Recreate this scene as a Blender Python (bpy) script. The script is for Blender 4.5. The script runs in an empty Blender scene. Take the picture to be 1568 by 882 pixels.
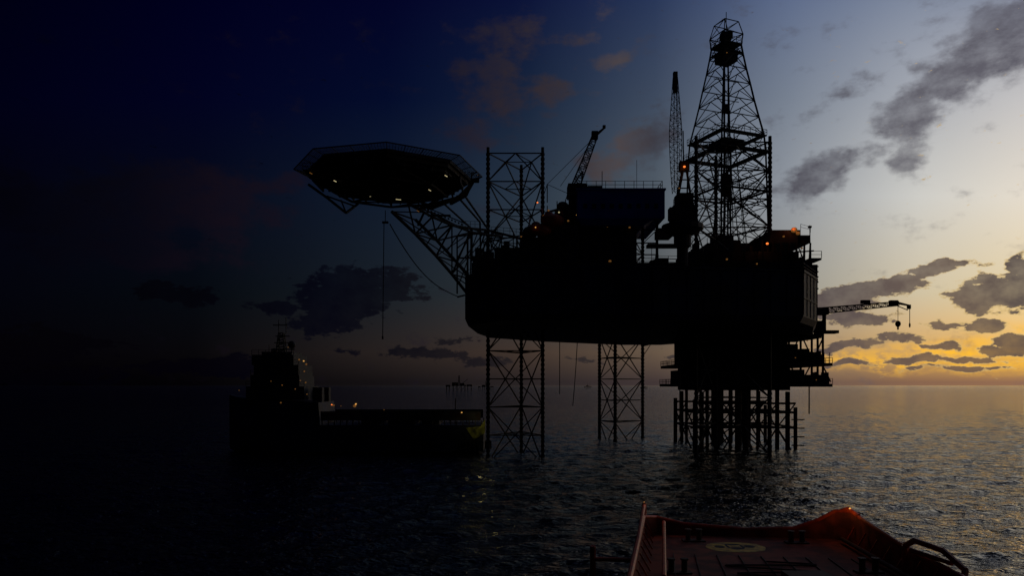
import bpy, math, random
import numpy as np
from mathutils import Vector, Matrix
random.seed(7)
sc=bpy.context.scene
F=1100.0; CX=784.0; HY=590.0; CH=15.0
def S(px,py,d): return Vector(((px-CX)/F*d, d, CH+(HY-py)/F*d))
def lin(c):
    r=[]
    for v in c:
        v=v/255.0
        r.append(v/12.92 if v<=0.04045 else ((v+0.055)/1.055)**2.4)
    return (r[0],r[1],r[2],1.0)

# ------------------------------------------------------------ materials
def mat(name,col,rough=0.6,metal=0.0,var=0.35,scale=0.6,col2=None,bump=0.0):
    m=bpy.data.materials.new(name); m.use_nodes=True
    nt=m.node_tree; b=nt.nodes['Principled BSDF']
    tc=nt.nodes.new('ShaderNodeTexCoord')
    n=nt.nodes.new('ShaderNodeTexNoise'); n.inputs['Scale'].default_value=scale; n.inputs['Detail'].default_value=4
    nt.links.new(tc.outputs['Object'],n.inputs['Vector'])
    r=nt.nodes.new('ShaderNodeValToRGB')
    c2=col2 or tuple(v*(1-var) for v in col)
    r.color_ramp.elements[0].position=0.38; r.color_ramp.elements[0].color=(*c2,1)
    r.color_ramp.elements[1].position=0.6; r.color_ramp.elements[1].color=(*col,1)
    nt.links.new(n.outputs['Fac'],r.inputs['Fac']); nt.links.new(r.outputs['Color'],b.inputs['Base Color'])
    b.inputs['Roughness'].default_value=rough; b.inputs['Metallic'].default_value=metal
    if bump:
        bp=nt.nodes.new('ShaderNodeBump'); bp.inputs['Distance'].default_value=bump
        nt.links.new(n.outputs['Fac'],bp.inputs['Height']); nt.links.new(bp.outputs['Normal'],b.inputs['Normal'])
    return m
def emat(name,col,s):
    m=bpy.data.materials.new(name); m.use_nodes=True
    nt=m.node_tree; b=nt.nodes['Principled BSDF']
    b.inputs['Base Color'].default_value=(*col,1)
    b.inputs['Emission Color'].default_value=(*col,1); b.inputs['Emission Strength'].default_value=s
    return m
STEEL=mat('dark_grey_steel',(0.05,0.05,0.055),0.75,0.0,0.5,0.5,(0.035,0.02,0.015))
HULLM=mat('hull_paint_navy',(0.018,0.03,0.08),0.7,0,0.4,0.2,(0.018,0.018,0.03))
BLUE=mat('blue_cladding',(0.04,0.13,0.62),0.6,0,0.25,0.3)
RUST=mat('rusty_steel',(0.08,0.045,0.03),0.8,0.0,0.5,0.8)
ORANGE=mat('orange_boat_paint',(0.60,0.08,0.015),0.5,0,0.5,1.5)
DECKM=mat('red_oxide_deck',(0.30,0.06,0.028),0.85,0,0.5,0.9,(0.10,0.025,0.015),0.01)
YEL=mat('yellow_marking',(0.85,0.58,0.04),0.6,0,0.5,2,(0.4,0.24,0.03))
BLK=mat('black_rubber',(0.02,0.02,0.02),0.8)
GREENY=mat('yellow_green_paint',(0.4,0.42,0.06),0.6,0,0.4,0.8,(0.06,0.06,0.02))
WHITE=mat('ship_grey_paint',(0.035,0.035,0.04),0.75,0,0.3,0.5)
L_W=emat('lamp_warm_white',(1.0,0.85,0.45),.42)
L_O=emat('lamp_orange',(1.0,0.22,0.04),1.3)
L_Y=emat('lamp_amber',(1.0,0.5,0.12),.7)
L_D=emat('lamp_dim',(0.8,0.35,0.08),0.13)

# ------------------------------------------------------------ mesh builder
class B:
    def __init__(s): s.v=[]; s.f=[]
    def add(s,vs,fs):
        o=len(s.v); s.v+= [tuple(v) for v in vs]; s.f+=[tuple(i+o for i in f) for f in fs]
    def beam(s,p,q,r,n=4,r2=None):
        p=Vector(p); q=Vector(q); d=q-p
        if d.length<1e-4: return
        d.normalize(); up=Vector((0,0,1)) if abs(d.z)<0.95 else Vector((1,0,0))
        a=d.cross(up).normalized(); b=d.cross(a).normalized(); r2=r if r2 is None else r2
        vs=[]
        for P,R in((p,r),(q,r2)):
            for i in range(n):
                t=2*math.pi*(i+0.5)/n
                vs.append(P+a*math.cos(t)*R+b*math.sin(t)*R)
        fs=[(i,(i+1)%n,n+(i+1)%n,n+i) for i in range(n)]+[tuple(range(n))[::-1],tuple(range(n,2*n))]
        s.add(vs,fs)
    def path(s,pts,r,n=4):
        for a,b in zip(pts[:-1],pts[1:]): s.beam(a,b,r,n)
    def box(s,x0,x1,y0,y1,z0,z1,rot=0):
        cx=(x0+x1)/2; cy=(y0+y1)/2; c=math.cos(rot); sn=math.sin(rot); vs=[]
        for z in(z0,z1):
            for x,y in((x0,y0),(x1,y0),(x1,y1),(x0,y1)):
                dx=x-cx; dy=y-cy; vs.append((cx+dx*c-dy*sn,cy+dx*sn+dy*c,z))
        s.add(vs,[(3,2,1,0),(4,5,6,7),(0,1,5,4),(1,2,6,5),(2,3,7,6),(3,0,4,7)])
    def prism(s,poly,z0,z1,poly2=None):
        n=len(poly); p2=poly2 or poly
        vs=[(x,y,z0) for x,y in poly]+[(x,y,z1) for x,y in p2]
        s.add(vs,[tuple(range(n))[::-1],tuple(range(n,2*n))]+[(i,(i+1)%n,n+(i+1)%n,n+i) for i in range(n)])
    def ell(s,c,rx,ry,rz,rot=0,nu=12,nv=8):
        vs=[];fs=[]
        for j in range(nv+1):
            ph=math.pi*j/nv
            for i in range(nu):
                t=2*math.pi*i/nu; x=rx*math.sin(ph)*math.cos(t); y=ry*math.sin(ph)*math.sin(t)
                vs.append((c[0]+x*math.cos(rot)-y*math.sin(rot),c[1]+x*math.sin(rot)+y*math.cos(rot),c[2]+rz*math.cos(ph)))
        for j in range(nv):
            for i in range(nu):
                fs.append((j*nu+i,j*nu+(i+1)%nu,(j+1)*nu+(i+1)%nu,(j+1)*nu+i))
        s.add(vs,fs)
    def rail(s,pts,h=1.2,r=0.05,step=2.0,close=False):
        pts=[Vector(p) for p in pts]
        if close: pts=pts+[pts[0]]
        for a,b in zip(pts[:-1],pts[1:]):
            for k in(1.0,0.5): s.beam(a+Vector((0,0,h*k)),b+Vector((0,0,h*k)),r*0.8)
            n=max(1,int((b-a).length/step))
            for i in range(n+1):
                p=a.lerp(b,i/n); s.beam(p,p+Vector((0,0,h)),r)
    def truss(s,P,Q,w0,w1,r,rb,n,up=Vector((0,0,1)),sides=4):
        """box boom P->Q"""
        P=Vector(P);Q=Vector(Q); d=(Q-P).normalized()
        a=d.cross(up).normalized(); b=a.cross(d).normalized()
        cs=[(1,1),(-1,1),(-1,-1),(1,-1)]
        def pt(t,k):
            w=w0(t) if callable(w0) else w0+(w1-w0)*t
            return P.lerp(Q,t)+a*cs[k][0]*w/2+b*cs[k][1]*w/2
        for i in range(n):
            t0=i/n;t1=(i+1)/n
            for k in range(4):
                k2=(k+1)%4
                s.beam(pt(t0,k),pt(t1,k),r)
                s.beam(pt(t1,k),pt(t1,k2),rb)
                if i%2: s.beam(pt(t0,k),pt(t1,k2),rb)
                else: s.beam(pt(t0,k2),pt(t1,k),rb)
    def obj(s,name,m,parent=None,smooth=False):
        me=bpy.data.meshes.new(name); me.from_pydata(s.v,[],s.f); me.update()
        o=bpy.data.objects.new(name,me); sc.collection.objects.link(o); me.materials.append(m)
        if smooth:
            for p in me.polygons: p.use_smooth=True
        if parent: o.parent=parent
        return o
def empty(name,loc=(0,0,0)):
    o=bpy.data.objects.new(name,None); sc.collection.objects.link(o); return o

def lamp(parent,name,p,m=None,s=0.3):
    b=B(); p=Vector(p)
    s=s*.75
    b.ell(p,s,s,s*0.8,0,8,6)
    o=b.obj(name,m or L_Y,parent); return o
def plight(parent,name,p,col,w,r=0.3):
    l=bpy.data.lights.new(name,'POINT'); l.color=col; l.energy=w; l.shadow_soft_size=r
    o=bpy.data.objects.new(name,l); o.location=p; sc.collection.objects.link(o); o.parent=parent; return o

# ============================================================ RIG
rig=empty('jackup_oil_rig')
def leg(name,ch,z0,z1,bay,rc,rb):
    b=B(); ctr=Vector((sum(c[0] for c in ch)/len(ch),sum(c[1] for c in ch)/len(ch),0))
    for c in ch:
        b.beam((c[0],c[1],z0),(c[0],c[1],z1+1.2),rc,8)
        z=z0
        while z<z1:  # rack teeth plates
            b.box(c[0]-rc*1.25,c[0]+rc*1.25,c[1]-0.12,c[1]+0.12,z,z+0.5); z+=1.0
    n=int((z1-z0)/bay); z=z1
    for i in range(n):
        zt=z1-i*bay; zb=zt-bay
        for k in range(len(ch)):
            a=ch[k]; c=ch[(k+1)%len(ch)]
            A=Vector((a[0],a[1],0)); C=Vector((c[0],c[1],0)); M=(A+C)/2
            b.beam(A+Vector((0,0,zt)),C+Vector((0,0,zt)),rb)
            if i%2==0:
                b.beam(A+Vector((0,0,zb)),M+Vector((0,0,zt)),rb); b.beam(C+Vector((0,0,zb)),M+Vector((0,0,zt)),rb)
            else:
                b.beam(A+Vector((0,0,zt)),M+Vector((0,0,zb)),rb); b.beam(C+Vector((0,0,zt)),M+Vector((0,0,zb)),rb)
        # internal span breakers
        ms=[((Vector((ch[k][0],ch[k][1],zt))+Vector((ch[(k+1)%len(ch)][0],ch[(k+1)%len(ch)][1],zt)))/2) for k in range(len(ch))]
        for k in range(len(ms)): b.beam(ms[k],ms[(k+1)%len(ms)],rb*0.7)
    b.obj(name,STEEL,rig)
leg('leg_1',[(-5.0,150),(6.4,150),(2.1,162)],-8,63.5,5.9,0.34,0.15)
leg('leg_2',[((918-CX)/F*204,204),((984-CX)/F*204,204),((942-CX)/F*193,193)],-8,58,5.9,0.4,0.16)
leg('leg_3',[(38.2,149),(53.5,149),(46.0,162)],-8,65.5,5.9,0.34,0.16)

def xy(px,d): return ((px-CX)/F*d,d)
hullp=[xy(713,140),xy(728,160),xy(748,175),xy(830,190),xy(950,206),xy(1012,206),xy(1075,192),xy(1246,172),xy(1251,142),xy(1230,131),xy(1000,126),xy(760,128)]
hb=B()
cx=sum(p[0] for p in hullp)/len(hullp); cy=sum(p[1] for p in hullp)/len(hullp)
inset=[(cx+(x-cx)*0.985,cy+(y-cy)*0.985) for x,y in hullp]
hb.prism(inset,26.5,27.6,hullp); hb.prism(hullp,27.6,36)
for i in range(len(hullp)):       # hull stiffener ribs + fender rails
    a=Vector((*hullp[i],0)); c=Vector((*hullp[(i+1)%len(hullp)],0)); n=max(2,int((c-a).length/3))
    for k in range(n):
        p=a.lerp(c,k/n); hb.beam(p+Vector((0,0,27.8)),p+Vector((0,0,35.8)),0.14)
    hb.beam(a+Vector((0,0,35.9)),c+Vector((0,0,35.9)),0.28)
    hb.beam(a+Vector((0,0,31)),c+Vector((0,0,31)),0.18)
hb.obj('hull',HULLM,rig)
rb=B(); rb.rail([(x,y,36.1) for x,y in hullp],1.2,0.06,2.2,True); rb.obj('hull_railing',STEEL,rig)

sb=B()
def bx(b,p0,p1,yt,d0,d1,z0=36.0,yb=None):
    x0=(p0-CX)/F*d0; x1=(p1-CX)/F*d0; zt=CH+(HY-yt)/F*d0
    if yb is not None: z0=CH+(HY-yb)/F*d0
    b.box(x0,x1,d0,d1,z0,zt); return x0,x1,zt
greeb=[]
for (p0,p1,yt,d0,d1) in [(722,1000,402,143,168),(724,744,392,144,150),(757,802,379,164,174),(800,834,364,147,162),
        (826,886,345,147,166),(850,886,322,151,165),(886,975,336,149,170),(1000,1244,402,142,172),(1062,1192,385,146,180),(1083,1150,372,165,179)]:
    x0,x1,zt=bx(sb,p0,p1,yt,d0,d1); greeb.append((x0,x1,d0,zt))
    for k in range(int((x1-x0)/2.5)):   # wall stiffeners
        sb.box(x0+k*2.5+0.3,x0+k*2.5+0.45,d0-0.12,d0-0.003,36,zt-0.2)
# deck clutter
for (x0,x1,d0,zt) in greeb:
    n=int((x1-x0)/1.3)
    for k in range(n):
        x=random.uniform(x0,x1-0.5); w=random.uniform(0.3,1.6); h=random.choice([0.4,0.7,1.0,1.4,2.0,2.6])
        w=min(w,x1-x); sb.box(x,x+w,d0+random.uniform(.3,3),d0+random.uniform(3.2,6),zt,zt+h)
        if random.random()<.35: sb.beam((x,d0+2,zt),(x,d0+2,zt+random.uniform(2,4)),0.07)
# tanks, ducts and davits between the forward leg and the quarters
for px,py,r in((812,356,1.3),(842,338,1.1),(862,316,1.0),(872,322,.8)):
    p=S(px,py,148); sb.ell(p,r*1.3,r,r,.4); sb.beam(p-Vector((0,0,4)),p,r*.5,8)
for px in(741,752,768,786):
    sb.beam(S(px,404,145),S(px,352+(px%7)*3,145),.14); 
sb.beam(S(735,372,145),S(800,360,145),.16); sb.beam(S(735,386,145),S(760,352,145),.12)
# jack houses around leg 1 and 3
for c in [(-5.0,150),(6.4,150),(2.1,162),(38.2,149),(53.5,149)]:
    sb.box(c[0]-1.2,c[0]+1.2,c[1]+0.8,c[1]+2.6,36,43); sb.box(c[0]-1.2,c[0]+1.2,c[1]-2.6,c[1]-0.8,36,41.5)
# columns under blue block
for px in (984,1006):
    sb.beam(S(px,338,150),S(px,410,150),0.35); sb.beam(S(px,338,166),S(px,410,160),0.3)
for y in (352,372,390): sb.beam(S(975,y,150),S(1008,y,150),0.15)
sb.beam(S(985,372,150),S(1006,352,150),0.12)
bx(sb,1004,1024,395,148,152,yb=404); bx(sb,1008,1030,349,149,153,yb=362); bx(sb,992,1040,373,152,154,yb=378)
# right-hand raised deck (1180-1240)
bx(sb,1180,1226,352,146,160,yb=372); bx(sb,1222,1241,360,146,160,yb=372)
for px in (1184,1196,1208,1220,1232,1241):
    sb.beam(S(px,372,146),S(px-2,404,146),0.2); sb.beam(S(px,372,158),S(px,404,158),0.18)
for a in range(1184,1232,12): sb.beam(S(a,372,146),S(a+12,402,146),0.13)
sb.beam(S(1190,388,146),S(1246,384,146),0.18)
bx(sb,1240,1258,395,146,150,yb=398); bx(sb,1243,1252,405,146,152,yb=432)
for y in(410,418,426,434,444): sb.beam(S(1232,y,142),S(1253,y-2,142),0.18)
sb.beam(S(1240,345,150),S(1241,400,150),0.1); sb.box(*(lambda p:(p.x-.3,p.x+.3,p.y-.3,p.y+.3,p.z,p.z+.4))(S(1240,349,150)))
sb.rail([S(1226,352,147),S(1241,356,147)],1.2); sb.rail([S(1242,395,146),S(1258,395,146),S(1258,395,150)],1.4,0.07)
sb.rail([S(1005,402,143),S(1060,402,143)],1.3,0.06); sb.rail([S(722,402,143),S(800,402,143)],1.3,.06)
# pipes/vents sloped roof left of the blue block
sb.beam(S(820,350,148),S(884,318,150),0.5); sb.beam(S(835,326,150),S(884,312,152),0.3)
sb.beam(S(922,262,155),S(922,292,155),0.1); sb.beam(S(975,245,158),S(975,292,158),0.06)
for px,y in((838,315),(853,308),(866,305)): sb.beam(S(px,y,155),S(px,350,155),0.14)
sb.rail([S(820,362,147),S(850,345,147),S(884,320,150)],1.3,0.06,1.5)
sb.obj('deck_houses',STEEL,rig)
cb=B(); x0,x1,zt=bx(cb,884,1018,291,146,167,yb=334)
zb=CH+(HY-334)/F*146
cb.add([(x0,146,zb),(x1-2,146,zb),(x1-2,167,zb),(x0,167,zb),(x0+1,147,zb-1.2),(x1-4,147,zb-1.2),(x1-4,166,zb-1.2),(x0+1,166,zb-1.2)],[(7,6,5,4),(0,1,5,4),(1,2,6,5),(2,3,7,6),(3,0,4,7)])
for k in range(36): cb.box(x0+.2+k*.49,x0+.32+k*.49,145.93,145.998,zb+.2,zt-.4)
cb.box(x0-.2,x1+.2,145.7,167.3,zt,zt+.35)
cb.obj('accommodation_block',BLUE,rig)
wb=B()
for k in range(9): wb.box(x0+1.2+k*1.8,x0+2.0+k*1.8,145.85,145.92,zb+2,zb+2.9)
wb.obj('block_windows',BLK,rig)
rb=B(); rb.rail([(x0,146,zt+.35),(x1-.5,146,zt+.35),(x1-.5,166,zt+.35),(x0,166,zt+.35)],1.5,0.07,1.8,True)
bx(rb,900,922,284,150,155,yb=291); rb.obj('roof_railing',STEEL,rig)
# enclosed lifeboats
lb=B()
for px,py in((826,352),(846,337)):
    c=S(px,py,145); lb.ell(c,2.6,1.4,1.3,0.3); lb.ell((c.x-.7,c.y,c.z+.9),1.0,.8,.8)
    lb.beam((c.x-2,c.y,c.z+1),(c.x-2,c.y+3,c.z+3.2),.12); lb.beam((c.x+2,c.y,c.z+1),(c.x+2,c.y+3,c.z+3.2),.12)
lb.obj('lifeboats',ORANGE,rig,True)
# hanging hoses below the hull
hz=B()
def hose(b,pts,r=.09): b.path([S(*p) for p in pts],r,6)
hose(hz,[(857,522,160),(857,604,160)]); hose(hz,[(884,524,165),(882,560,165),(879,600,165),(877,622,165)]); hose(hz,[(1041,495,140),(1041,662,140)],.11)
hose(hz,[(983,530,204),(992,528,190),(1004,524,180)],.2)
hose(hz,[(985,545,200),(996,528,196)],.1); hz.obj('hanging_hoses',BLK,rig)
# rig lamps
for i,(px,py,d,m,s) in enumerate([(823,310,146,L_O,.24),(1175,373,144,L_O,.36),(1216,352,145.5,L_D,.9),(1222,357,145.5,L_D,.6),(1113,397,141.5,L_D,.3),(1159,404,141.5,L_D,.25),
      (934,400,142.7,L_D,.4),(930,346,148.7,L_D,.4),(948,346,148.7,L_D,.3),(856,325,150,L_W,.25),(840,322,150,L_D,.3),(870,338,146.5,L_D,.3),(832,330,146,L_D,.3),(845,345,146.5,L_D,.25),(852,422,140,L_D,.25),
      (883,329,148,L_Y,.16),(1228,380,145,L_D,.3),(820,348,143,L_Y,.18),(798,362,146,L_D,.25),(1200,362,145,L_D,.3),(964,348,148.6,L_D,.3)]):
    lamp(rig,'deck_lamp_%d'%i,S(px,py,d),m,s)
plight(rig,'derrick_floor_light',S(1172,372,144),(1,.3,.08),16)
plight(rig,'aft_deck_light',S(1214,349,144.5),(1,.25,.08),20)

# ============================================================ HELIDECK
hd=empty('helideck')
C=Vector((-19.5,114.5,0)); ZD=48.6; R=12.9; RN=14.8; ang0=math.radians(8)
def ring(r,n=8): return [(C.x+r*math.cos(ang0+2*math.pi*i/n),C.y+r*math.sin(ang0+2*math.pi*i/n)) for i in range(n)]
b=B(); b.prism(ring(R),ZD-.5,ZD); b.prism(ring(R-.4),ZD-1.1,ZD-.5)
b.obj('deck_plate',STEEL,hd)
b=B()
for k in range(-6,7):
    x=k*1.9; h=math.sqrt(max(0,(R-1)**2-x*x))*.95
    b.box(C.x+x-.12,C.x+x+.12,C.y-h,C.y+h,ZD-1.9,ZD-1.1); b.box(C.x-h,C.x+h,C.y+x-.12,C.y+x+.12,ZD-1.7,ZD-1.1)
rr=ring(R-1.2); r2=ring(R-4)
for i in range(8):
    a=Vector((*rr[i],ZD-1.5)); c=Vector((*rr[(i+1)%8],ZD-1.5)); a2=Vector((*r2[i],ZD-3)); c2=Vector((*r2[(i+1)%8],ZD-3))
    b.beam(a,c,.2); b.beam(a2,c2,.22); b.beam(a,a2,.18); b.beam(a,c2,.14); b.beam(a2,Vector((C.x,C.y,ZD-3)),.2)
b.obj('under_deck_girders',STEEL,hd)
b=B(); o=ring(RN); i_=ring(R)
for i in range(8):
    A=Vector((*i_[i],ZD-.2)); A2=Vector((*i_[(i+1)%8],ZD-.2)); O=Vector((*o[i],ZD+.25)); O2=Vector((*o[(i+1)%8],ZD+.25))
    b.beam(O,O2,.09); b.beam(A.lerp(O,.5),A2.lerp(O2,.5),.04)
    for k in range(24):
        t=k/24; b.beam(A.lerp(A2,t),O.lerp(O2,t),.07 if k%6==0 else .035)
    for t in(.125,.25,.375,.625,.75,.875): b.beam(A.lerp(O,t),A2.lerp(O2,t),.03)
b.obj('safety_net_frame',STEEL,hd)
# foam monitor platforms at the edges
b=B()
for px,py,d in((722,276,118),(478,262,112)):
    p=S(px,py,d); b.box(p.x-1.2,p.x+1.2,p.y-1,p.y+1,p.z-.15,p.z); b.rail([(p.x-1.2,p.y-1,p.z),(p.x+1.2,p.y-1,p.z),(p.x+1.2,p.y+1,p.z)],1.0,.06,1)
    b.beam((p.x,p.y,p.z),(p.x,p.y,p.z+1),.15); b.beam((p.x,p.y,p.z+.9),(p.x+.9,p.y,p.z+1.4),.12)
b.path([S(472,282,112),S(500,302,114),S(530,326,116),S(548,312,120)],.22); b.path([S(500,300,114),S(545,316,116)],.15); b.beam(S(530,326,116),S(522,306,116),.15)
b.path([S(726,275,118),S(712,300,124),S(690,312,128)],.3)
b.add([S(700,300,120),S(728,272,118),S(716,300,122),S(660,322,126),S(640,316,126)],[(0,1,2),(0,2,3,4)])
b.obj('edge_walkways',STEEL,hd)
# support trusses
b=B()
def tline(off,dd):
    lo=[S(600,324,121),S(636,358,126),S(668,392,132),S(692,420,137),S(714,448,141)]
    up=[S(625,312,121),S(662,332,127),S(692,345,132),S(722,350,138),S(744,352,144)]
    lo=[p+Vector((off,dd,0)) for p in lo]; up=[p+Vector((off,dd,0)) for p in up]
    b.path(lo,.3,6); b.path(up,.26,6)
    for i in range(5):
        if i: b.beam(lo[i],up[i],.17,6)
        if i<4: b.beam(lo[i],up[i+1],.15,6) if i%2 else b.beam(up[i],lo[i+1],.15,6)
        if i%2 and i<4 : b.beam(lo[i].lerp(lo[i+1],.5),up[i].lerp(up[i+1],.5),.11,6)
    return lo,up
l1,u1=tline(0,0); l2,u2=tline(3.2,6)
for i in range(5):
    b.beam(l1[i],l2[i],.15,6); b.beam(u1[i],u2[i],.15,6)
    if i<4: b.beam(l1[i],l2[i+1],.12,6); b.beam(l1[i],u2[i],.1,6)
for p,q,r in [((700,300,124),(735,340,143),.2),((712,300,124),(748,352,146),.2),((680,312,126),(722,350,140),.18),((735,340,143),(736,392,146),.2),((722,352,142),(722,400,144),.3),
              ((700,362,142),(745,356,146),.15),((700,395,143),(724,395,144),.18),((700,362,142),(700,450,142),.15),((716,362,142),(716,450,142),.2),((700,380,142),(722,362,142),.12),((700,400,142),(722,425,142),.12),((640,320,124),(706,300,122),.2),((650,324,124),(640,345,126),.2),((655,330,126),(690,330,126),.2)]:
    b.beam(S(*p),S(*q),r,6)
# stair tower & gangway
b.rail([S(706,348,142),S(748,348,147)],1.2,.06,1.2); b.rail([S(752,356,147),S(800,360,147)],1.2,.06,1.2)
b.beam(S(745,352,147),S(800,366,147),.3)
for k in range(14): 
    p=S(640+k*5.2,315+k*2.2,130); b.box(p.x-.15,p.x+.15,p.y-.5,p.y+.5,p.z-.05,p.z+.05)
b.beam(S(640,312,130),S(712,342,130),.12)
b.obj('support_truss',STEEL,hd)
b=B()
p=S(590,340,118); b.beam(S(590,322,118),p,.08); b.box(p.x-.5,p.x+.5,p.y-.2,p.y+.2,p.z-.2,p.z+.1); b.beam(S(588,342,118),S(586,515,118),.07,6)
q=S(586,515,118); b.beam(q,q-Vector((0,0,.5)),.14,6)
pts=[]
for k in range(15):
    t=k/14; X=597+(703-597)*t; Y=343+(455-343)*(t**0.95)+22*math.sin(math.pi*t)*0.9; pts.append(S(X,Y,118+23*t))
b.path(pts,.09,6); b.beam(S(700,455,141),S(712,452,141),.2)
b.obj('hanging_cable',BLK,hd)
for i,(px,py,d) in enumerate([(513,276,108),(570,301,118),(610,305,119),(658,290,115),(683,268,107),(476,264,111),(640,322,124)]):
    p=S(px,py,d); bb=B(); k=.42 if i in(1,2) else .2; bb.beam(p-Vector((k,0,0)),p+Vector((k,0.1,-.06 if i in(1,2) else -.2)),.065,6); bb.obj('deck_floodlight_%d'%i,L_W if i<5 else L_D,hd)
lamp(hd,'edge_light',S(731,268,118),L_D,.15)

# ============================================================ DERRICK
dk=empty('drilling_derrick')
k0=172/F; DX=(1112-CX)*k0; DY=172
def dz(y): return CH+(HY-y)*k0
rot=math.radians(22)
def dcorn(h,z): return [Vector((DX+h*1.28*math.cos(rot+math.pi/4+i*math.pi/2),DY+h*1.28*math.sin(rot+math.pi/4+i*math.pi/2),z)) for i in range(4)]
b=B()
lev=[(381,7.4),(350,7.4),(322,7.3),(295,7.2),(268,7.1),(242,7.0),(214,6.7),(186,5.8),(160,5.0),(134,4.3),(110,3.6),(88,3.05),(72,2.7)]
for (ya,ha),(yb,hb_) in zip(lev[:-1],lev[1:]):
    A=dcorn(ha,dz(ya)); D=dcorn(hb_,dz(yb))
    for i in range(4):
        j=(i+1)%4; b.beam(A[i],D[i],.23); b.beam(D[i],D[j],.12)
        m=(D[i]+D[j])/2; b.beam(A[i],m,.1); b.beam(A[j],m,.1)
        if ya>240:
            m2=(A[i]+A[j])/2; b.beam(m2,D[i],.08)
# crown frame, flares out a little then gin pole
A=dcorn(2.7,dz(72)); D=dcorn(3.0,dz(56)); E=dcorn(2.2,dz(36))
for i in range(4):
    j=(i+1)%4; b.beam(A[i],D[i],.17); b.beam(D[i],D[j],.12); b.beam(D[i],E[i],.12); b.beam(E[i],E[j],.11); b.beam(A[i],D[j],.1); b.beam(D[i],E[j],.08)
top=Vector((DX,DY,dz(18)))
b.beam((DX,DY,dz(48)),top,.1); b.beam(E[0],E[2],.12); b.beam(E[1],Vector((DX,DY,dz(28))),.08); b.beam(E[3],Vector((DX,DY,dz(28))),.08)
b.obj('lattice_tower',STEEL,dk)
b=B()
def plat(y,h,th): 
    c=dcorn(h,0); b.prism([(p.x,p.y) for p in c],dz(y),dz(y)+th); b.rail([(p.x,p.y,dz(y)+th) for p in c],1.2,.07,1.5,True)
plat(72,2.9,.3); plat(96,2.1,1.6); plat(84,2.9,.2)
def gal(y,h,wd,th=.3):   # open gallery around the derrick
    o_=dcorn(h,0); i2=dcorn(h-wd,0)
    for i in range(4):
        j=(i+1)%4
        b.add([(o_[i].x,o_[i].y,dz(y)),(o_[j].x,o_[j].y,dz(y)),(i2[j].x,i2[j].y,dz(y)),(i2[i].x,i2[i].y,dz(y)),(o_[i].x,o_[i].y,dz(y)+th),(o_[j].x,o_[j].y,dz(y)+th),(i2[j].x,i2[j].y,dz(y)+th),(i2[i].x,i2[i].y,dz(y)+th)],[(3,2,1,0),(4,5,6,7),(0,1,5,4),(2,3,7,6),(1,2,6,5),(3,0,4,7)])
    b.rail([(p.x,p.y,dz(y)+th) for p in o_],1.2,.07,1.5,True)
gal(216,7.2,1.6); gal(241,8.0,1.8,.4); gal(300,7.7,.8)
c=dcorn(3.2,0); b.prism([(p.x,p.y) for p in c],dz(226),dz(226)+1.4)
for k in range(6): b.beam((DX-6,DY-3+k*1.2,dz(228)),(DX+2,DY-3+k*1.2,dz(228)),.12)
b.box(DX-1.3,DX+1.3,DY-1,DY+1,dz(60),dz(50))
b.obj('derrick_platforms',STEEL,dk)
b=B()
for k in range(20):   # racked drill pipe and guide rails
    x=DX+random.uniform(-4.5,4.5); y=DY+random.uniform(-3,3); b.beam((x,y,dz(375)),(x*.3+DX*.7,y,dz(random.uniform(205,235))),.08)
b.beam((DX-.45,DY,dz(380)),(DX-.45,DY,dz(70)),.26); b.beam((DX+.45,DY,dz(380)),(DX+.45,DY,dz(70)),.16)
b.box(DX-1.0,DX+1.0,DY-1,DY+1,dz(300),dz(268)); b.box(DX-.6,DX+.6,DY-.6,DY+.6,dz(172),dz(160))
for y in(120,150,190): b.beam((DX-3,DY,dz(y)),(DX+3,DY,dz(y+6)),.1)
for k in range(8): b.beam((DX+3,DY-2,dz(380-k*18)),(DX+7,DY-3,dz(371-k*18)),.12); b.beam((DX+7,DY-3,dz(371-k*18)),(DX+3,DY-2,dz(362-k*18)),.12)
b.obj('drill_string',RUST,dk)
lamp(dk,'derrick_lamp',S(1113,80,166),L_D,.2)

# ============================================================ CRANES
cr=empty('pedestal_crane'); b=B(); d=140; x=(1045-CX)/F*d
def zz(y,d=140): return CH+(HY-y)/F*d
b.beam((x,d,36),(x,d,zz(345)),1.1,14); b.beam((x,d,zz(378)),(x,d,zz(352)),1.7,14); b.beam((x,d,zz(352)),(x,d,zz(345)),4.0,16); b.beam((x,d,zz(360)),(x,d,zz(352)),2.2,16,4.0)
b.box(x-2.2,x+2.4,d-2,d+2,zz(344),zz(318)); b.box(x-1.2,x+1.8,d-1.5,d+2,zz(318),zz(298)); b.box(x-3.0,x-2.2,d-2.6,d-.6,zz(340),zz(322))
b.rail([(x-2.2,d-2,zz(318)),(x+2.4,d-2,zz(318)),(x+2.4,d+2,zz(318))],1.1,.06,1.2)
b.beam((x-.8,d,zz(300)),(x+.4,d,zz(250)),.25); b.beam((x+1.6,d,zz(300)),(x+.6,d,zz(250)),.25); b.beam((x-.8,d+1.5,zz(300)),(x+.4,d+1,zz(250)),.2)
for y in(262,275,288): b.beam((x-1,d,zz(y)),(x+1.6,d,zz(y)),.14)
b.box(x-.6,x+1.2,d-.8,d+.8,zz(262),zz(248))
b.obj('pedestal_and_house',STEEL,cr)
b=B()
wf=lambda t: 1.0+.75*math.sin(min(1,t*1.9)*math.pi/2) if t<.55 else 1.75-1.1*(t-.55)/.45
b.truss(S(1035,296,140),S(1034,118,140),wf,0,.08,.04,22,Vector((1,0.3,0)))
b.box(*(lambda p:(p.x-.4,p.x+.4,p.y-.4,p.y+.4,p.z-3,p.z+1))(S(1034,118,140)))
b.beam(S(1041,250,140),S(1036,120,140),.05); b.beam(S(1047,250,140),S(1037,125,140),.04)
b.beam(S(1047,250,140),S(1046,200,140),.12)
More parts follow.
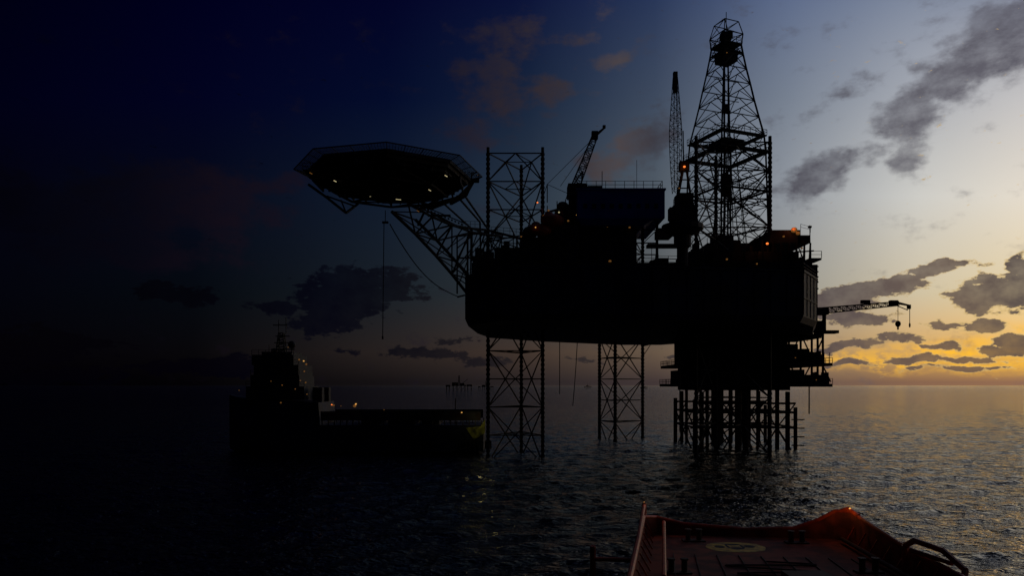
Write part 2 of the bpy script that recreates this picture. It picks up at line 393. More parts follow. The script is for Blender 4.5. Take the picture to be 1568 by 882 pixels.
b.obj('lattice_boom',STEEL,cr); lamp(cr,'crane_lamp',S(1048,255,138.8),L_O,.33); plight(cr,'crane_light',S(1048,258,138),(1,.35,.1),9)
lamp(cr,'house_lamp',S(1040,288,138.6),L_D,.2)

cr=empty('pedestal_crane'); b=B(); d=150
x=(880-CX)/F*d; b.beam((x,d,36),(x,d,zz(305,d)),1.3,14); b.box(x-1.5,x+2.2,d-1.8,d+1.8,zz(303,d),zz(284,d)); b.box(x+1.3,x+2.4,d-2.4,d-1,zz(300,d),zz(286,d))
b.beam(S(876,286,150),S(892,262,150),.2); b.beam(S(890,286,150),S(892,262,150),.2)
b.obj('pedestal_and_house',STEEL,cr); b=B()
b.truss(S(874,305,150),S(911,208,150),1.9,1.1,.17,.08,14)
b.beam(S(911,208,150),S(926,195,150),.35,6,.2); b.box(*(lambda p:(p.x-.7,p.x+.6,p.y-.5,p.y+.5,p.z-.8,p.z+.8))(S(911,207,150)))
b.box(*(lambda p:(p.x-.3,p.x+.3,p.y-.3,p.y+.3,p.z-.3,p.z+.3))(S(925,194,150)))
b.beam(S(838,282,152),S(908,212,150),.06); b.beam(S(858,285,152),S(905,218,150),.06); b.beam(S(838,282,152),S(838,310,152),.14); b.beam(S(832,300,152),S(838,282,152),.1); b.beam(S(838,282,152),S(878,300,150),.07)
b.beam(S(893,262,150),S(908,212,150),.05)
b.obj('lattice_boom',STEEL,cr)

# ============================================================ WELLHEAD PLATFORM
wp=empty('wellhead_platform'); b=B()
def deck(p0,p1,y,d0,d1,th=.7):
    x0=(p0-CX)/F*d0;x1=(p1-CX)/F*d0; z=zz(y,d0); b.box(x0,x1,d0,d1,z-th,z); b.rail([(x0,d0,z),(x1,d0,z),(x1,d1,z),(x0,d1,z)],1.2,.07,1.8,True); return x0,x1,z
deck(1056,1262,511,166,192); deck(1050,1275,556,166,194); deck(1048,1275,588,166,194)
for p0,p1,ya,yb,dd in [(1056,1206,505,560,168),(1062,1210,555,598,168),(1050,1068,566,590,167),(1206,1222,527,552,170),(1232,1246,540,556,170),(1212,1232,566,586,170),(1240,1262,574,588,170),(1215,1258,512,518,169)]:
    b.box((p0-CX)/F*dd,(p1-CX)/F*dd,dd,dd+16,zz(yb,dd),zz(ya,dd))
for px in(1208,1226,1243,1252,1260): 
    b.beam(S(px,588,166.5),S(px,511,166.5),.28); b.beam(S(px,588,184),S(px,511,184),.25)
for a,c in(((1208,556),(1226,588)),((1243,556),(1226,588)),((1226,511),(1208,552)),((1226,511),(1245,552)),((1260,518),(1245,552)),((1258,556),(1272,585))): b.beam(S(*a,166.5),S(*c,166.5),.18)
for k in range(44):
    px=random.uniform(1206,1268); y=random.choice([556,588,556,588,511]); p=S(px,y,169+random.uniform(0,6)); h=random.uniform(.8,3.4); w=random.uniform(.25,1.1)
    b.box(p.x-w,p.x+w,p.y-w,p.y+w,p.z,p.z+h)
b.beam(S(1239,590,167),S(1239,634,167),.16,6)
for px in(1055,1262,1270): b.beam(S(px,556,167),S(px,540,167),.08)
b.obj('topside_decks',STEEL,wp)
b=B()
for d in(168,188):
    for px,yt,r in((1064,612,.5),(1075,600,.45),(1083,596,.4),(1100,596,.3),(1118,596,.4),(1130,596,.75),(1142,596,.7),(1160,596,.35),(1178,596,.45),(1190,596,.5),(1206,600,.55),(1218,624,.45)):
        X=(px-CX)/F*168; b.beam((X,d,-6),(X,d,zz(yt,168)),r,10)
    for y in(618,632,655):
        b.beam(((1064-CX)/F*168,d,zz(y,168)),((1218-CX)/F*168,d,zz(y,168)),.25,6)
    xs=[1064,1083,1100,1128,1160,1190,1218]
    for i in range(6):
        X0=(xs[i]-CX)/F*168; X1=(xs[i+1]-CX)/F*168
        b.beam((X0,d,zz(655,168)),(X1,d,zz(618,168)),.16,6); b.beam((X0,d,zz(655,168)),(X1,d,-2),.2,6) if i%2 else b.beam((X1,d,zz(655,168)),(X0,d,-2),.2,6)
for px in(1064,1083,1128,1160,1190,1218):
    X=(px-CX)/F*168
    for y in(632,655): b.beam((X,168,zz(y,168)),(X,188,zz(y,168)),.22,6)
    b.beam((X,168,-2),(X,188,zz(632,168)),.2,6)
b2=[(1090,178),(1108,174),(1118,180),(1150,176),(1170,180)]
for px,d in b2: X=(px-CX)/F*168; b.beam((X,d,-6),(X,d,16),.35,8)
for px in(1064,1218): # boat landing fenders
    X=(px-CX)/F*168
    for k in range(4): b.beam((X-1.5,166.5,1+k*2),(X+1.5,166.5,1+k*2),.14,6)
b.obj('jacket_and_conductors',RUST,wp)
for i,(px,py) in enumerate([(1218,548),(1250,582),(1236,522)]): lamp(wp,'platform_lamp_%d'%i,S(px,py,165.5),L_D,.2)
cr=empty('pedestal_crane'); b=B(); d=168
b.beam(S(1262,511,d),S(1262,482,d),.45,10); b.box(*(lambda p:(p.x-2.2,p.x+2.6,p.y-1.3,p.y+1.3,p.z-.3,p.z+.4))(S(1264,509,d)))
b.box(*(lambda p:(p.x-1.4,p.x+1.2,p.y-1.2,p.y+1.2,p.z-.4,p.z+1.3))(S(1258,480,d)))
b.beam(S(1252,500,d),S(1262,487,d),.15)
b.obj('pedestal_and_house',STEEL,cr); b=B()
b.truss(S(1248,477,d),S(1375,465,d),1.4,.9,.14,.08,22)
b.beam(S(1370,463,d),S(1393,468,d),.35,6,.2); b.beam(S(1373,468,d),S(1390,475,d),.12); b.box(*(lambda p:(p.x-1,p.x+1,p.y-.4,p.y+.4,p.z-.3,p.z+.5))(S(1325,463,d)))
b.box(*(lambda p:(p.x-.9,p.x+.9,p.y-.5,p.y+.5,p.z-.6,p.z+.6))(S(1368,464,d))); b.box(*(lambda p:(p.x-.4,p.x+.3,p.y-.3,p.y+.3,p.z-.5,p.z+.5))(S(1392,470,d)))
b.beam(S(1375,468,d),S(1375,492,d),.06); b.ell(S(1375,496,d),.65,.5,.75); b.beam(S(1375,500,d),S(1375,505,d),.2); b.beam(S(1393,470,d),S(1393,500,d),.08); b.ell(S(1393,498,d),.2,.2,.6)
b.obj('lattice_boom',STEEL,cr)

# ============================================================ SUPPLY SHIP (left)
ss=empty('supply_ship'); d=165
def X(px): return (px-CX)/F*165
def ship_sections(b,secs):
    n=7; vs=[];fs=[]
    for (x,w,zd,zk,wk) in secs:
        vs+=[(x,165-w,zd),(x,165-w*.98,zd*.5),(x,165-wk,0.3),(x,165,zk),(x,165+wk,0.3),(x,165+w*.98,zd*.5),(x,165+w,zd)]
    for i in range(len(secs)-1):
        for k in range(n):
            k2=(k+1)%n; fs.append((i*n+k,i*n+k2,(i+1)*n+k2,(i+1)*n+k))
    fs.append(tuple(range(n))[::-1]); fs.append(tuple((len(secs)-1)*n+k for k in range(n)))
    b.add(vs,fs)
b=B(); ship_sections(b,[(X(352),.3,12.8,9,.1),(X(372),3.5,12.3,-1,1.5),(X(400),6,11.8,-3,4.5),(X(440),7,11.4,-4,6.5),(X(500),7,11.2,-4,7),(X(502),7,6.2,-4,7),(X(735),7,6.2,-3,6.6),(X(742),7,6.2,1,6.4)])
b.obj('ship_hull',HULLM,ss)
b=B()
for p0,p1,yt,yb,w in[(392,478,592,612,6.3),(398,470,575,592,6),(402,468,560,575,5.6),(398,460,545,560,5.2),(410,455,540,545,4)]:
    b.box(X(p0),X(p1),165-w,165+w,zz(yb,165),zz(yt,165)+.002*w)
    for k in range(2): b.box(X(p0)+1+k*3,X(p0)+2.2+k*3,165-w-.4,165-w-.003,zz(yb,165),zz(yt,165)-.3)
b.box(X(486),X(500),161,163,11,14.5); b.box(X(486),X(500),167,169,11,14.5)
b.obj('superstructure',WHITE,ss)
b=B()
for p0,p1,yt,w in[(392,478,592,6.3),(398,470,575,6),(402,468,560,5.6),(398,460,545,5.2)]:
    b.rail([(X(p0),165-w,zz(yt,165)+.02),(X(p1),165-w,zz(yt,165)+.02)],1.1,.06,1.5)
b.truss(S(431,542,165),S(431,510,165),2.0,1.0,.15,.09,6,Vector((1,0,0))); b.beam(S(427,512,165),S(427,490,165),.12); b.beam(S(438,512,165),S(438,487,165),.1)
for y,a,c in((525,420,442),(515,422,444),(498,418,440),(535,415,452)): b.beam(S(a,y,165),S(c,y,165),.15)
b.beam(S(447,540,165),S(447,528,165),.15); b.ell(S(447,528,165),.9,.9,.9); b.beam(S(412,545,165),S(412,528,165),.08); b.ell(S(420,538,165),.7,.7,.7)
b.obj('mast_and_radar',STEEL,ss)
b=B() # cargo rails and deck cargo
for s_ in(-1,1):
    y=165+s_*6.6; b.box(X(503),X(738),y-.15,y+.15,7.2,9.2)
    for px in range(505,740,9): b.box(X(px)-.1,X(px)+.1,y-.14,y+.14,6.2,7.2)
for p0,p1,h in((560,590,2.6),(600,640,2.4),(650,676,2.6)): b.box(X(p0),X(p1),160,168,6.2,6.2+h)
b.beam((X(700),160,6.2),(X(700),160,12),.15)
b.obj('cargo_rail',STEEL,ss)
b=B(); y0=157.9
b.add([(X(716),y0,5.6),(X(728),y0-.05,3.0),(X(744),y0-.05,4.4),(X(745),y0,7.6),(X(738),y0,5.9)],[(0,1,2,3,4)])
b.obj('stern_quarter_panel',GREENY,ss)
b=B()
for k in range(7): b.beam((X(716)+k*.9,157.7,1.0),(X(716)+k*.9,157.7,2.8),.3,8)
b.obj('tyre_fenders',BLK,ss)
for i,(px,py,m,s) in enumerate([(465,553,L_Y,.24),(458,551,L_D,.3),(469,558,L_D,.3),(441,532,L_D,.15),(508,620,L_O,.22),(511,621,L_D,.3),(545,619,L_Y,.28),(543,622,L_D,.5),(466,569,L_D,.25),(460,583,L_D,.2),(468,586,L_D,.25),(452,596,L_D,.2),(432,590,L_D,.2),(415,584,L_D,.15),(366,598,L_D,.15),(430,617,L_D,.25),(470,604,L_D,.2),(522,622,L_D,.15),(707,632,L_Y,.22),(588,628,L_D,.15)]):
    lamp(ss,'ship_lamp_%d'%i,S(px,py,157.2),m,s)
plight(ss,'stern_light',(X(738),154.2,7.5),(1,.85,.35),34); plight(ss,'bridge_light',S(474,566,156.5),(1,.35,.1),2.5)

# ============================================================ DISTANT PLATFORMS
def far(px,d,sc_,flare=False):
    e=empty('distant_oil_platform'); b=B(); x=(px-CX)/F*d
    def w(a,bb,c,dd,y0=-8,y1=8): b.box(x+a*sc_,x+bb*sc_,d+y0*sc_,d+y1*sc_,c*sc_,dd*sc_)
    w(-20,20,14,17); w(-20,-4,17,24,-6,6); w(4,16,17,22); w(22,38,13,18,-5,5); w(-38,-26,12,17,-5,5); w(-26,-20,13,14); w(20,22,13,14)
    for a in(-17,-6,6,17,25,35,-36,-28):
        for yy in(-6,6): b.beam((x+a*sc_,d+yy*sc_,-5),(x+a*sc_,d+yy*sc_,14*sc_),.8*sc_,6)
    for a in(-17,-6,6): b.beam((x+a*sc_,d-6*sc_,0),(x+(a+11)*sc_,d-6*sc_,13*sc_),.5*sc_)
    b.truss((x,d,17*sc_),(x,d,44*sc_),6*sc_,2*sc_,.7*sc_,.4*sc_,7,Vector((1,0,0)))
    b.beam((x+10*sc_,d,22*sc_),(x+26*sc_,d,34*sc_),.8*sc_); b.obj('platform_structure',STEEL,e)
    if flare: lamp(e,'flare',(x-10*sc_,d-9*sc_,19*sc_),L_D,.8*sc_)
far(703,1900,.92,True); far(744,2300,.65); far(900,3800,.5); far(986,3000,.4)

# ============================================================ FOREGROUND WORKBOAT
wbt=empty('workboat')
FL=Vector((8.9,48.4)); FR=Vector((21.8,46.6)); BL=Vector((2.5,20.0)); BR=Vector((19.6,18.0))
def q(u,v): # u across 0..1, v 0 (far end) .. 1 (near end)
    a=FL.lerp(BL,v); c=FR.lerp(BR,v); return a.lerp(c,u)
out=[q(0.0,.04),q(.06,0),q(.94,0),q(1,.04),q(1,1),q(0,1)]
b=B(); cxx=sum((p for p in out),Vector((0,0)))/6
low=[tuple(cxx+(p-cxx)*.93) for p in out]
b.prism(low,-1,2,[tuple(p) for p in out]); b.prism([tuple(p) for p in out],2,4.9); b.obj('boat_hull',HULLM,wbt)
b=B(); ins=[tuple(cxx+(p-cxx)*.985) for p in out]; b.prism(ins,4.904,5.0); b.obj('deck',DECKM,wbt)
b=B()
def V(u,v,z): p=q(u,v); return Vector((p.x,p.y,z))
def wall(pts,th=.18):
    for (u0,v0,za),(u1,v1,zb) in zip(pts[:-1],pts[1:]):
        a=q(u0,v0); c=q(u1,v1); dn=(c-a).normalized(); nn=Vector((-dn.y,dn.x))*th/2
        b.add([(a.x-nn.x,a.y-nn.y,4.5),(a.x+nn.x,a.y+nn.y,4.5),(c.x+nn.x,c.y+nn.y,4.5),(c.x-nn.x,c.y-nn.y,4.5),(a.x-nn.x,a.y-nn.y,za),(a.x+nn.x,a.y+nn.y,za),(c.x+nn.x,c.y+nn.y,zb),(c.x-nn.x,c.y-nn.y,zb)],
              [(3,2,1,0),(4,5,6,7),(0,1,5,4),(1,2,6,5),(2,3,7,6),(3,0,4,7)])
wpts=[(1,.9,6.0),(1,.5,6.1),(1,.25,6.3),(1,.08,6.7),(1,.02,6.9),(.94,0,6.8),(.86,0,6.2),(.74,0,5.6),(.5,0,5.45),(.2,0,5.7),(.06,0,6.1),(0,.04,6.3)]
wall([(0,.9,6.2),(0,.04,6.3)]); wall(wpts)
b.obj('bulwark',DECKM,wbt); b=B()
for (u0,v0,za),(u1,v1,zb) in zip(wpts[:-1],wpts[1:]): b.beam(V(u0,v0,za),V(u1,v1,zb),.13,8)
b.beam(V(0,.9,6.2),V(0,.04,6.3),.15,8)
# stays/ribs along the bulwark
for k in range(14):
    v=.05+k*.06
    for u,uu in((0.012,.05),(.988,.95)):
        b.beam(V(u,v,6.0),V(uu,v,5.05),.06)
# left horn / post pair
b.beam(V(0,.03,4.9),V(.0,.0,7.0),.24,8,.16); b.beam(V(.1,.02,4.9),V(.1,.02,5.9),.14,8); b.beam(V(.1,.02,5.9),V(.1,.5,5.9),.12,8); b.beam(V(.1,.5,5.9),V(.1,.5,5),.12,8); b.beam(V(0,.0,6.9),V(0,.3,6.25),.12,8)
# right towing frame (inverted U)
b.path([V(.95,.0,5),V(.955,.0,6.75),V(.985,.02,7.05),V(1.0,.06,6.8)],.15,8)
b.path([V(.96,.32,5.0),V(.96,.32,6.6),V(.975,.34,7.0),V(1.01,.40,6.9),V(1.03,.45,6.3),V(1.0,.47,5.6)],.15,8)
b.path([V(.965,.34,6.5),V(1.02,.42,6.4)],.12,8)
b.path([V(-.16,.35,4.2),V(-.16,.35,6.3)],.16,8); b.path([V(-.16,.35,5.6),V(0,.35,5.6)],.12,8); b.path([V(-.16,.35,4.3),V(0,.38,4.3)],.12,8)
b.obj('rails_and_towing_posts',ORANGE,wbt)
b=B() # deck fittings
for u,v in((.24,.07),(.72,.06),(.85,.3),(.15,.35)):
    for s_ in(-.35,.35):
        p=V(u,v,5); b.beam(p+Vector((s_,0,0)),p+Vector((s_,0,.7)),.16,10); b.beam(p+Vector((s_,0,.7)),p+Vector((s_,0,.78)),.22,10)
    b.box(p.x-.7,p.x+.7,p.y-.3,p.y+.3,5,5.08)
for k in range(9): u=.14+k*.09; b.beam(V(u,.2,5.03),V(u,.9,5.03),.04)
b.beam(V(.93,.05,5.3),V(.93,.5,5.3),.12,8)
rp=[V(.5+.2*math.sin(k*.9)*math.exp(-k*.03),.25+k*.008,5.07) for k in range(26)]; b.path(rp,.05,6)
p=V(.6,.36,5); b.box(p.x-1.1,p.x+1.1,p.y-.7,p.y+.7,5,5.25)
b.obj('deck_fittings',RUST,wbt)
# yellow deck marking: an oval patch with dark symbols
b=B(); ctr=V(.42,.12,5.012)
b.add([(ctr.x+1.95*math.cos(t)*(1 if abs(math.cos(t))<.8 else .93),ctr.y+1.35*math.sin(t),5.012) for t in [2*math.pi*k/28 for k in range(28)]],[tuple(range(28))])
b.obj('deck_marking',YEL,wbt)
b=B()
for ox,oy,rx,ry in((-.95,.1,.32,.4),(0,-.35,.45,.3),(.9,.15,.34,.4),(0,.7,.5,.22),(-.45,.15,.1,.5),(.45,.1,.1,.5)):
    b.add([(ctr.x+ox+rx*math.cos(t),ctr.y+oy+ry*math.sin(t),5.018) for t in [2*math.pi*k/10 for k in range(10)]],[tuple(range(10))])
b.obj('deck_marking_symbols',BLK,wbt)
lamp(wbt,'rail_lamp',V(.985,.03,7.12),L_Y,.1)
plight(wbt,'rail_light',V(.93,.05,7.3),(1,.45,.15),11); plight(wbt,'deck_fill_light',V(.05,-.02,7.9),(1,.4,.15),13)  # second light is an added warm fill to brighten the deck and left post
lamp(wbt,'post_lamp',V(0,0,7.1),L_D,.08)

# ============================================================ SEA  (one displaced sheet reaching the horizon)
def axis(segs,start):
    p=[start]
    for end,st,gr in segs:
        s=st
        while p[-1]<end: p.append(p[-1]+s); s=max(st,s*(1+gr))
        p[-1]=end
    return np.array(p)
yp=axis([(110,.42,0),(220,.42,.006),(900,1.4,.012),(40000,14,.12)],18.0)
yn=-axis([(40000,2.0,.35)],-18.0)[1:][::-1]
ys=np.concatenate([yn,yp])
xp=axis([(150,.55,.0),(420,.6,.012),(40000,6,.15)],-40.0)
xn=-axis([(220,.7,.008),(40000,6,.2)],40.0)[1:][::-1]
xs=np.concatenate([xn,xp]); nx=len(xs); ny=len(ys); print('sea grid',nx,ny)
XX,YY=np.meshgrid(xs,ys)
hx=np.gradient(xs)[None,:]; hy=np.gradient(ys)[:,None]
Z=np.zeros_like(XX); DXX=np.zeros_like(XX); DYY=np.zeros_like(XX)
rng=np.random.default_rng(4)
for lam in np.geomspace(1.8,15,46):
    th=math.radians(-62)+rng.normal(0,.6); kx=math.cos(th)*2*math.pi/lam; ky=math.sin(th)*2*math.pi/lam
    st=.029 if lam<6 else .013
    amp=st*lam/(2*math.pi)*1.2
    att=np.clip(1.7-3.6*np.maximum(hx*abs(math.cos(th)),hy*abs(math.sin(th)))/lam,0,1)
    ph=kx*XX+ky*YY+rng.uniform(0,6.28)
    Z+=amp*att*np.cos(ph); DXX-=amp*att*math.cos(th)*np.sin(ph)*.8; DYY-=amp*att*math.sin(th)*np.sin(ph)*.8
co_=np.stack([XX+DXX,YY+DYY,Z],-1).astype(np.float32).reshape(-1,3)
i=(np.arange(ny-1)[:,None]*nx+np.arange(nx-1)[None,:]).ravel()
quads=np.stack([i,i+1,i+1+nx,i+nx],-1).astype(np.int32)
me=bpy.data.meshes.new('sea'); me.vertices.add(len(co_)); me.vertices.foreach_set('co',co_.ravel())
nq=len(quads); me.loops.add(nq*4); me.loops.foreach_set('vertex_index',quads.ravel())
me.polygons.add(nq); me.polygons.foreach_set('loop_start',np.arange(0,nq*4,4,dtype=np.int32)); me.polygons.foreach_set('use_smooth',np.ones(nq,dtype=bool))
me.update(calc_edges=True); me.validate()
sea=bpy.data.objects.new('sea',me); sc.collection.objects.link(sea)
m=bpy.data.materials.new('sea_water'); m.use_nodes=True; nt=m.node_tree; bs=nt.nodes['Principled BSDF']
bs.inputs['Base Color'].default_value=(0.002,0.003,0.004,1); bs.inputs['Roughness'].default_value=0.08; bs.inputs['IOR'].default_value=1.36
tc=nt.nodes.new('ShaderNodeTexCoord')
def wn(scale,sx,sy,rot,detail,dist=0.0):
    mp=nt.nodes.new('ShaderNodeMapping'); mp.inputs['Scale'].default_value=(sx,sy,1); mp.inputs['Rotation'].default_value=(0,0,rot)
    n=nt.nodes.new('ShaderNodeTexNoise'); n.inputs['Scale'].default_value=scale; n.inputs['Detail'].default_value=detail; n.inputs['Distortion'].default_value=dist
    nt.links.new(tc.outputs['Object'],mp.inputs['Vector']); nt.links.new(mp.outputs[0],n.inputs['Vector']); return n.outputs['Fac']
prev=None
for fac,dist in((wn(.42,1,1.5,-.25,2,.4),.9),(wn(1.5,1,1.4,.5,2,.3),.42)):
    bp=nt.nodes.new('ShaderNodeBump'); bp.inputs['Distance'].default_value=dist; bp.inputs['Strength'].default_value=1
    nt.links.new(fac,bp.inputs['Height'])
    if prev: nt.links.new(prev,bp.inputs['Normal'])
    prev=bp.outputs['Normal']
nt.links.new(prev,bs.inputs['Normal']); me.materials.append(m)

# ============================================================ WORLD (dusk sky)
w=bpy.data.worlds.new('World'); sc.world=w; w.use_nodes=True; nt=w.node_tree; N=nt.nodes; L=nt.links
try:
    w.cycles.sampling_method='MANUAL'; w.cycles.sample_map_resolution=256
except Exception as e: print(e)
for n in list(N): N.remove(n)
out=N.new('ShaderNodeOutputWorld'); bg=N.new('ShaderNodeBackground'); L.new(bg.outputs[0],out.inputs[0]); bg.inputs['Strength'].default_value=1
tc=N.new('ShaderNodeTexCoord'); sep=N.new('ShaderNodeSeparateXYZ'); L.new(tc.outputs['Generated'],sep.inputs[0])
def M(op,a,b=None,c=None,clamp=False):
    n=N.new('ShaderNodeMath'); n.operation=op; n.use_clamp=clamp
    for i,v in enumerate((a,b,c)):
        if v is None: continue
        if isinstance(v,(int,float)): n.inputs[i].default_value=v
        else: L.new(v,n.inputs[i])
    return n.outputs[0]
dx,dy,dzz=sep.outputs
az=M('ARCTAN2',dx,dy)
hyp=M('SQRT',M('ADD',M('MULTIPLY',dx,dx),M('MULTIPLY',dy,dy)))
v=M('DIVIDE',dzz,M('MAXIMUM',hyp,0.02))
def azp(px): return math.atan((px-CX)/F)
def azf(a): return a/(2*math.pi)+.5
azfac=M('MULTIPLY_ADD',az,1/(2*math.pi),.5)
cols=[0,300,600,800,1000,1200,1400,1568]
rows=[(585,[(0,0,2),(2,2,4),(20,17,19),(38,33,34),(62,52,52),(100,84,76),(134,100,78),(146,108,82)]),
(540,[(1,1,6),(5,5,9),(38,32,31),(62,50,44),(98,82,68),(150,126,100),(214,166,94),(248,188,80)]),
(450,[(1,2,10),(3,7,14),(24,31,38),(46,52,56),(86,88,88),(148,146,138),(206,192,162),(228,206,160)]),
(300,[(2,2,14),(4,8,24),(16,27,44),(38,50,64),(78,88,98),(142,148,156),(204,203,198),(228,219,204)]),
(150,[(0,0,20),(1,2,30),(3,11,42),(20,34,58),(60,72,92),(116,126,142),(166,170,178),(196,194,194)]),
(0,[(0,0,18),(0,0,28),(2,4,38),(10,18,54),(40,54,86),(92,106,136),(128,138,158),(140,146,162)])]
def ramp(stops,interp='LINEAR',fac=None):
    r=N.new('ShaderNodeValToRGB'); cr_=r.color_ramp; cr_.interpolation=interp
    stops=sorted(stops,key=lambda t:t[0])
    cr_.elements[0].position=stops[0][0]; cr_.elements[0].color=stops[0][1]
    cr_.elements[1].position=stops[-1][0]; cr_.elements[1].color=stops[-1][1]
    for p,c in stops[1:-1]:
        e=cr_.elements.new(p); e.color=c
    L.new(fac if fac is not None else azfac,r.inputs['Fac']); return r.outputs['Color']
def mix(f,a,b,mode='MIX'):
    n=N.new('ShaderNodeMix'); n.data_type='RGBA'; n.blend_type=mode
    if isinstance(f,(int,float)): n.inputs[0].default_value=f
    else: L.new(f,n.inputs[0])
    for i,x_ in((6,a),(7,b)):
        if isinstance(x_,tuple): n.inputs[i].default_value=x_
        else: L.new(x_,n.inputs[i])
    return n.outputs[2]
navy=lin((3,6,21))
def rowramp(cs):
    st=[]
    for i,(p,c) in enumerate(zip(cols,cs)):
        st.append((azf(azp(p)),lin(c)))
        if i<len(cs)-1:
            c2=cs[i+1]; st.append((azf((azp(p)+azp(cols[i+1]))/2),lin(tuple((a_+b_)/2 for a_,b_ in zip(c,c2)))))
    last=lin(cs[-1]); br=tuple(min(1,c*1.15) for c in last[:3])+(1,)
    hf=tuple(c*.2 for c in last[:3])+(1,)
    st+=[(0.0,navy),(azf(-1.4),lin((0,0,6))),(azf(.85),br),(azf(1.1),last),(azf(1.5),hf),(azf(2.2),navy),(1.0,navy)]
    return ramp(st)
# vertical position as tangent of elevation
caz=M('MAXIMUM',M('COSINE',az),.6)
vp=M('DIVIDE',M('MULTIPLY',v,F),caz)
def sm(x_,a,b,t='SMOOTHSTEP'):
    n=N.new('ShaderNodeMapRange'); n.interpolation_type=t; L.new(x_,n.inputs['Value']); n.inputs['From Min'].default_value=a; n.inputs['From Max'].default_value=b; return n.outputs[0]
col=rowramp(rows[0][1])
for (ya,_),(yb,cs) in zip(rows[:-1],rows[1:]):
    col=mix(sm(vp,HY-ya,HY-yb,'LINEAR'),col,rowramp(cs))
zen=ramp([(0,navy),(azf(-.6),lin((0,0,14))),(azf(0),lin((6,10,34))),(azf(.6),lin((50,56,80))),(azf(1.2),lin((60,64,84))),(azf(2.2),navy),(1,navy)])
col=mix(sm(vp,620,1600),col,zen)
# physical sky as a faint ambient contribution
sky=N.new('ShaderNodeTexSky'); sky.sky_type='NISHITA'; sky.sun_disc=False; sky.sun_elevation=math.radians(1.0); sky.sun_rotation=math.radians(42)
skyc=mix(1.0,sky.outputs[0],(.0005,.0005,.0005,1),'MULTIPLY')
# ---- clouds
comb=N.new('ShaderNodeCombineXYZ'); L.new(M('MULTIPLY',az,F),comb.inputs[0]); L.new(M('MULTIPLY',v,F),comb.inputs[1])
P=comb.outputs[0]
def vm(op,a,b):
    n=N.new('ShaderNodeVectorMath'); n.operation=op; L.new(a,n.inputs[0])
    if isinstance(b,tuple): n.inputs[1].default_value=b
    else: L.new(b,n.inputs[1])
    return n
def noise(scale,sx,sy,detail,rough=.6,off=0):
    mp=N.new('ShaderNodeMapping'); mp.inputs['Scale'].default_value=(sx,sy,1); mp.inputs['Location'].default_value=(off,off*.7,off*.3); L.new(P,mp.inputs['Vector'])
    n=N.new('ShaderNodeTexNoise'); n.inputs['Scale'].default_value=scale; n.inputs['Detail'].default_value=detail; n.inputs['Roughness'].default_value=rough; L.new(mp.outputs[0],n.inputs['Vector']); return n
wpn=noise(1/55,1,1.5,2,.5,31)
wv=vm('MULTIPLY',vm('SUBTRACT',wpn.outputs['Color'],(.5,.5,.5)).outputs[0],(60,34,0)).outputs[0]
Pw=vm('ADD',P,wv).outputs[0]
def blobmask(bl):
    acc=None
    for (px,py,rx,ry,rt,am) in bl:
        a=azp(px); c=math.cos(a)
        mp=N.new('ShaderNodeMapping'); mp.vector_type='TEXTURE'
        mp.inputs['Location'].default_value=(a*F,(HY-py)*c,0); mp.inputs['Rotation'].default_value=(0,0,math.radians(rt)); mp.inputs['Scale'].default_value=(rx*c*c,ry*c,1)
        L.new(Pw,mp.inputs['Vector'])
        ln=N.new('ShaderNodeVectorMath'); ln.operation='LENGTH'; L.new(mp.outputs[0],ln.inputs[0])
        k=M('MULTIPLY',M('SUBTRACT',1.3,ln.outputs['Value'],clamp=True),am)
        acc=k if acc is None else M('MAXIMUM',acc,k)
    return acc
nz=noise(1/60,1,1.5,6,.6,5).outputs['Fac']; nz2=noise(1/22,1,2.0,5,.64,77).outputs['Fac']
def dens(mask,nn,lo,hi,k=2.2): return sm(M('ADD',mask,M('MULTIPLY',M('SUBTRACT',nn,.5),k)),lo,hi)
soft=[(1560,30,130,75,30,1.15),(1475,105,110,50,35,1.15),(1400,170,80,45,40,1.1),(1390,235,40,28,50,.9),
 (1320,130,60,18,10,.6),(1255,265,75,32,18,1.15),(1210,290,45,22,10,.8),(1500,70,90,60,30,1),(1330,225,50,20,20,.6),
 (775,55,55,45,0,.7),(760,130,62,70,10,.9),(835,145,50,32,0,.85),(730,200,40,40,0,.7),(943,92,38,17,10,.8),(990,215,60,38,30,1.1),(940,250,65,28,15,1),(880,60,50,22,0,.5),
 (90,320,200,66,0,1.2),(260,300,140,56,5,1.3),(340,330,95,48,0,1.1),(430,280,66,20,15,.9),(180,380,200,34,0,1.1)]
hard=[(530,455,84,46,5,1.3),(500,492,62,24,0,1.1),(600,440,60,30,0,.9),(415,468,42,12,0,1),(265,450,75,18,0,.9),(655,540,66,14,0,.95),(740,553,60,12,0,.9),(530,540,22,6,0,.6),(700,520,40,7,0,.5),
 (60,530,130,28,0,1),(330,565,160,16,0,1),(60,575,160,20,0,1),
 (1345,440,84,18,8,1.25),(1295,462,56,16,0,1.1),(1440,412,64,10,5,1.1),(1535,447,82,30,6,1.5),(1565,405,36,18,0,1.3),(1315,486,66,13,0,1.1),(1435,492,34,9,0,1),(1505,500,48,15,0,1.2),(1560,518,44,15,0,1.2),
 (1300,528,66,10,0,1),(1375,520,56,10,0,1),(1410,550,60,8,0,1),(1500,549,74,8,0,1),(1550,535,54,12,0,1.1),(1300,556,60,6,0,.9),(1450,530,30,6,0,.9),(1470,565,90,6,0,.9),(1040,545,60,6,0,.5),(900,555,60,6,0,.5)]
dS=M('MULTIPLY',dens(blobmask(soft),nz,.15,.95,2.6),.95)
mh=blobmask(hard)
dH=M('MULTIPLY',dens(mh,nz2,.32,.62,2.2),.97)
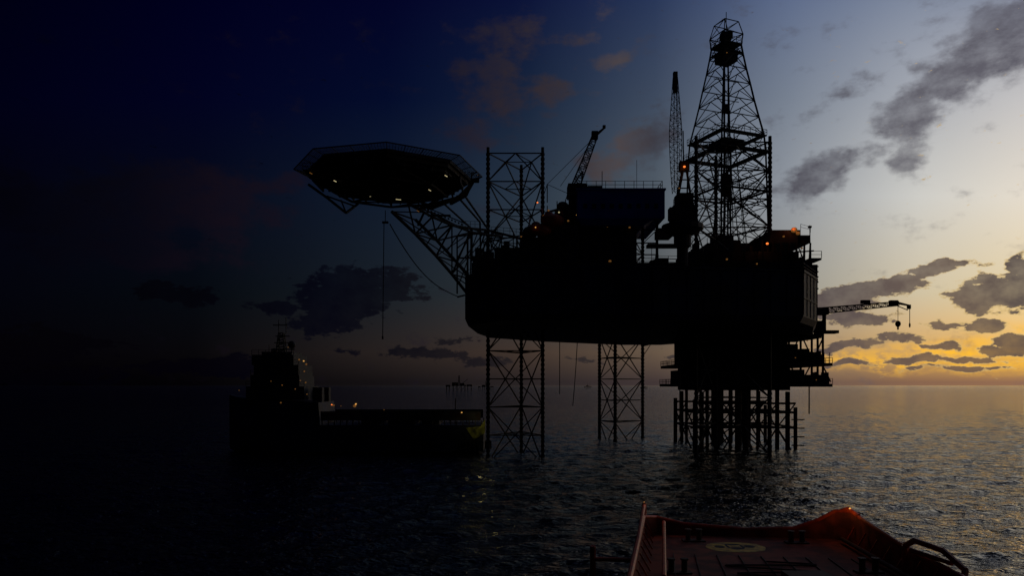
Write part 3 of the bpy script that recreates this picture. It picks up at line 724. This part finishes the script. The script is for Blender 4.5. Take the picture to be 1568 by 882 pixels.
up=[(0,(1,1,8)),(200,(6,5,15)),(350,(18,12,23)),(450,(20,15,27)),(600,(20,17,32)),(700,(32,28,40)),(790,(44,38,46)),(880,(56,48,52)),(940,(78,68,68)),(1000,(58,56,64)),(1250,(78,76,86)),(1400,(92,90,99)),(1568,(86,84,95))]
lo=[(0,(1,1,5)),(300,(1,1,7)),(500,(3,4,16)),(600,(8,9,18)),(750,(24,22,27)),(1000,(50,45,46)),(1300,(82,72,75)),(1450,(86,72,72)),(1568,(58,55,68))]
cu=ramp([(azf(azp(p)),lin(c)) for p,c in up]+[(azf(1.6),lin((60,55,60))),(azf(2.2),navy)])
cl=ramp([(azf(azp(p)),lin(c)) for p,c in lo]+[(azf(1.6),lin((50,45,50))),(azf(2.2),navy)])
shade=sm(noise(1/34,1,1.4,4,.6,140).outputs['Fac'],.35,.7,'LINEAR')
cu=mix(M('MULTIPLY',shade,.4),cu,col); cl=mix(M('MULTIPLY',shade,.2),cl,col)
hz_=M('MULTIPLY',sm(nz,.5,.85),.10)
col=mix(hz_,col,cu)
# sunset glow breaks low on the right
glow=M('MULTIPLY',blobmask([(1490,545,130,28,0,1.1),(1390,553,130,16,0,1),(1310,548,90,11,0,.7),(1540,508,70,18,0,.7)]),sm(nz2,.36,.58))
col=mix(M('MULTIPLY',glow,.9,clamp=True),col,lin((255,190,56)))
rim=M('MULTIPLY',M('MULTIPLY',dH,M('SUBTRACT',1.0,dH)),M('MULTIPLY',sm(az,.35,.6,'LINEAR'),1.6),clamp=True)
col=mix(dS,col,cu); col=mix(dH,col,cl); col=mix(rim,col,lin((255,218,140)))
fin=mix(1.0,col,skyc,'ADD'); L.new(fin,bg.inputs['Color'])
# sun: at the horizon to the right, veiled by cloud
sl=bpy.data.lights.new('sun','SUN'); sl.energy=.03; sl.angle=math.radians(8); sl.color=(1,.6,.3)
so=bpy.data.objects.new('sun',sl); sc.collection.objects.link(so)
a=math.radians(42); dirv=Vector((math.sin(a),math.cos(a),math.tan(math.radians(1.0))))
so.rotation_euler=dirv.to_track_quat('Z','Y').to_euler()
# camera
cam=bpy.data.cameras.new('camera'); co=bpy.data.objects.new('camera',cam); sc.collection.objects.link(co); sc.camera=co
co.location=(0,0,CH); co.rotation_euler=(math.radians(90),0,0); cam.sensor_width=36; cam.lens=36*F/1568; cam.shift_y=(HY-441)/1568; cam.clip_end=60000; cam.clip_start=.5
sc.view_settings.view_transform='Standard'; sc.view_settings.look='None'; sc.view_settings.exposure=0
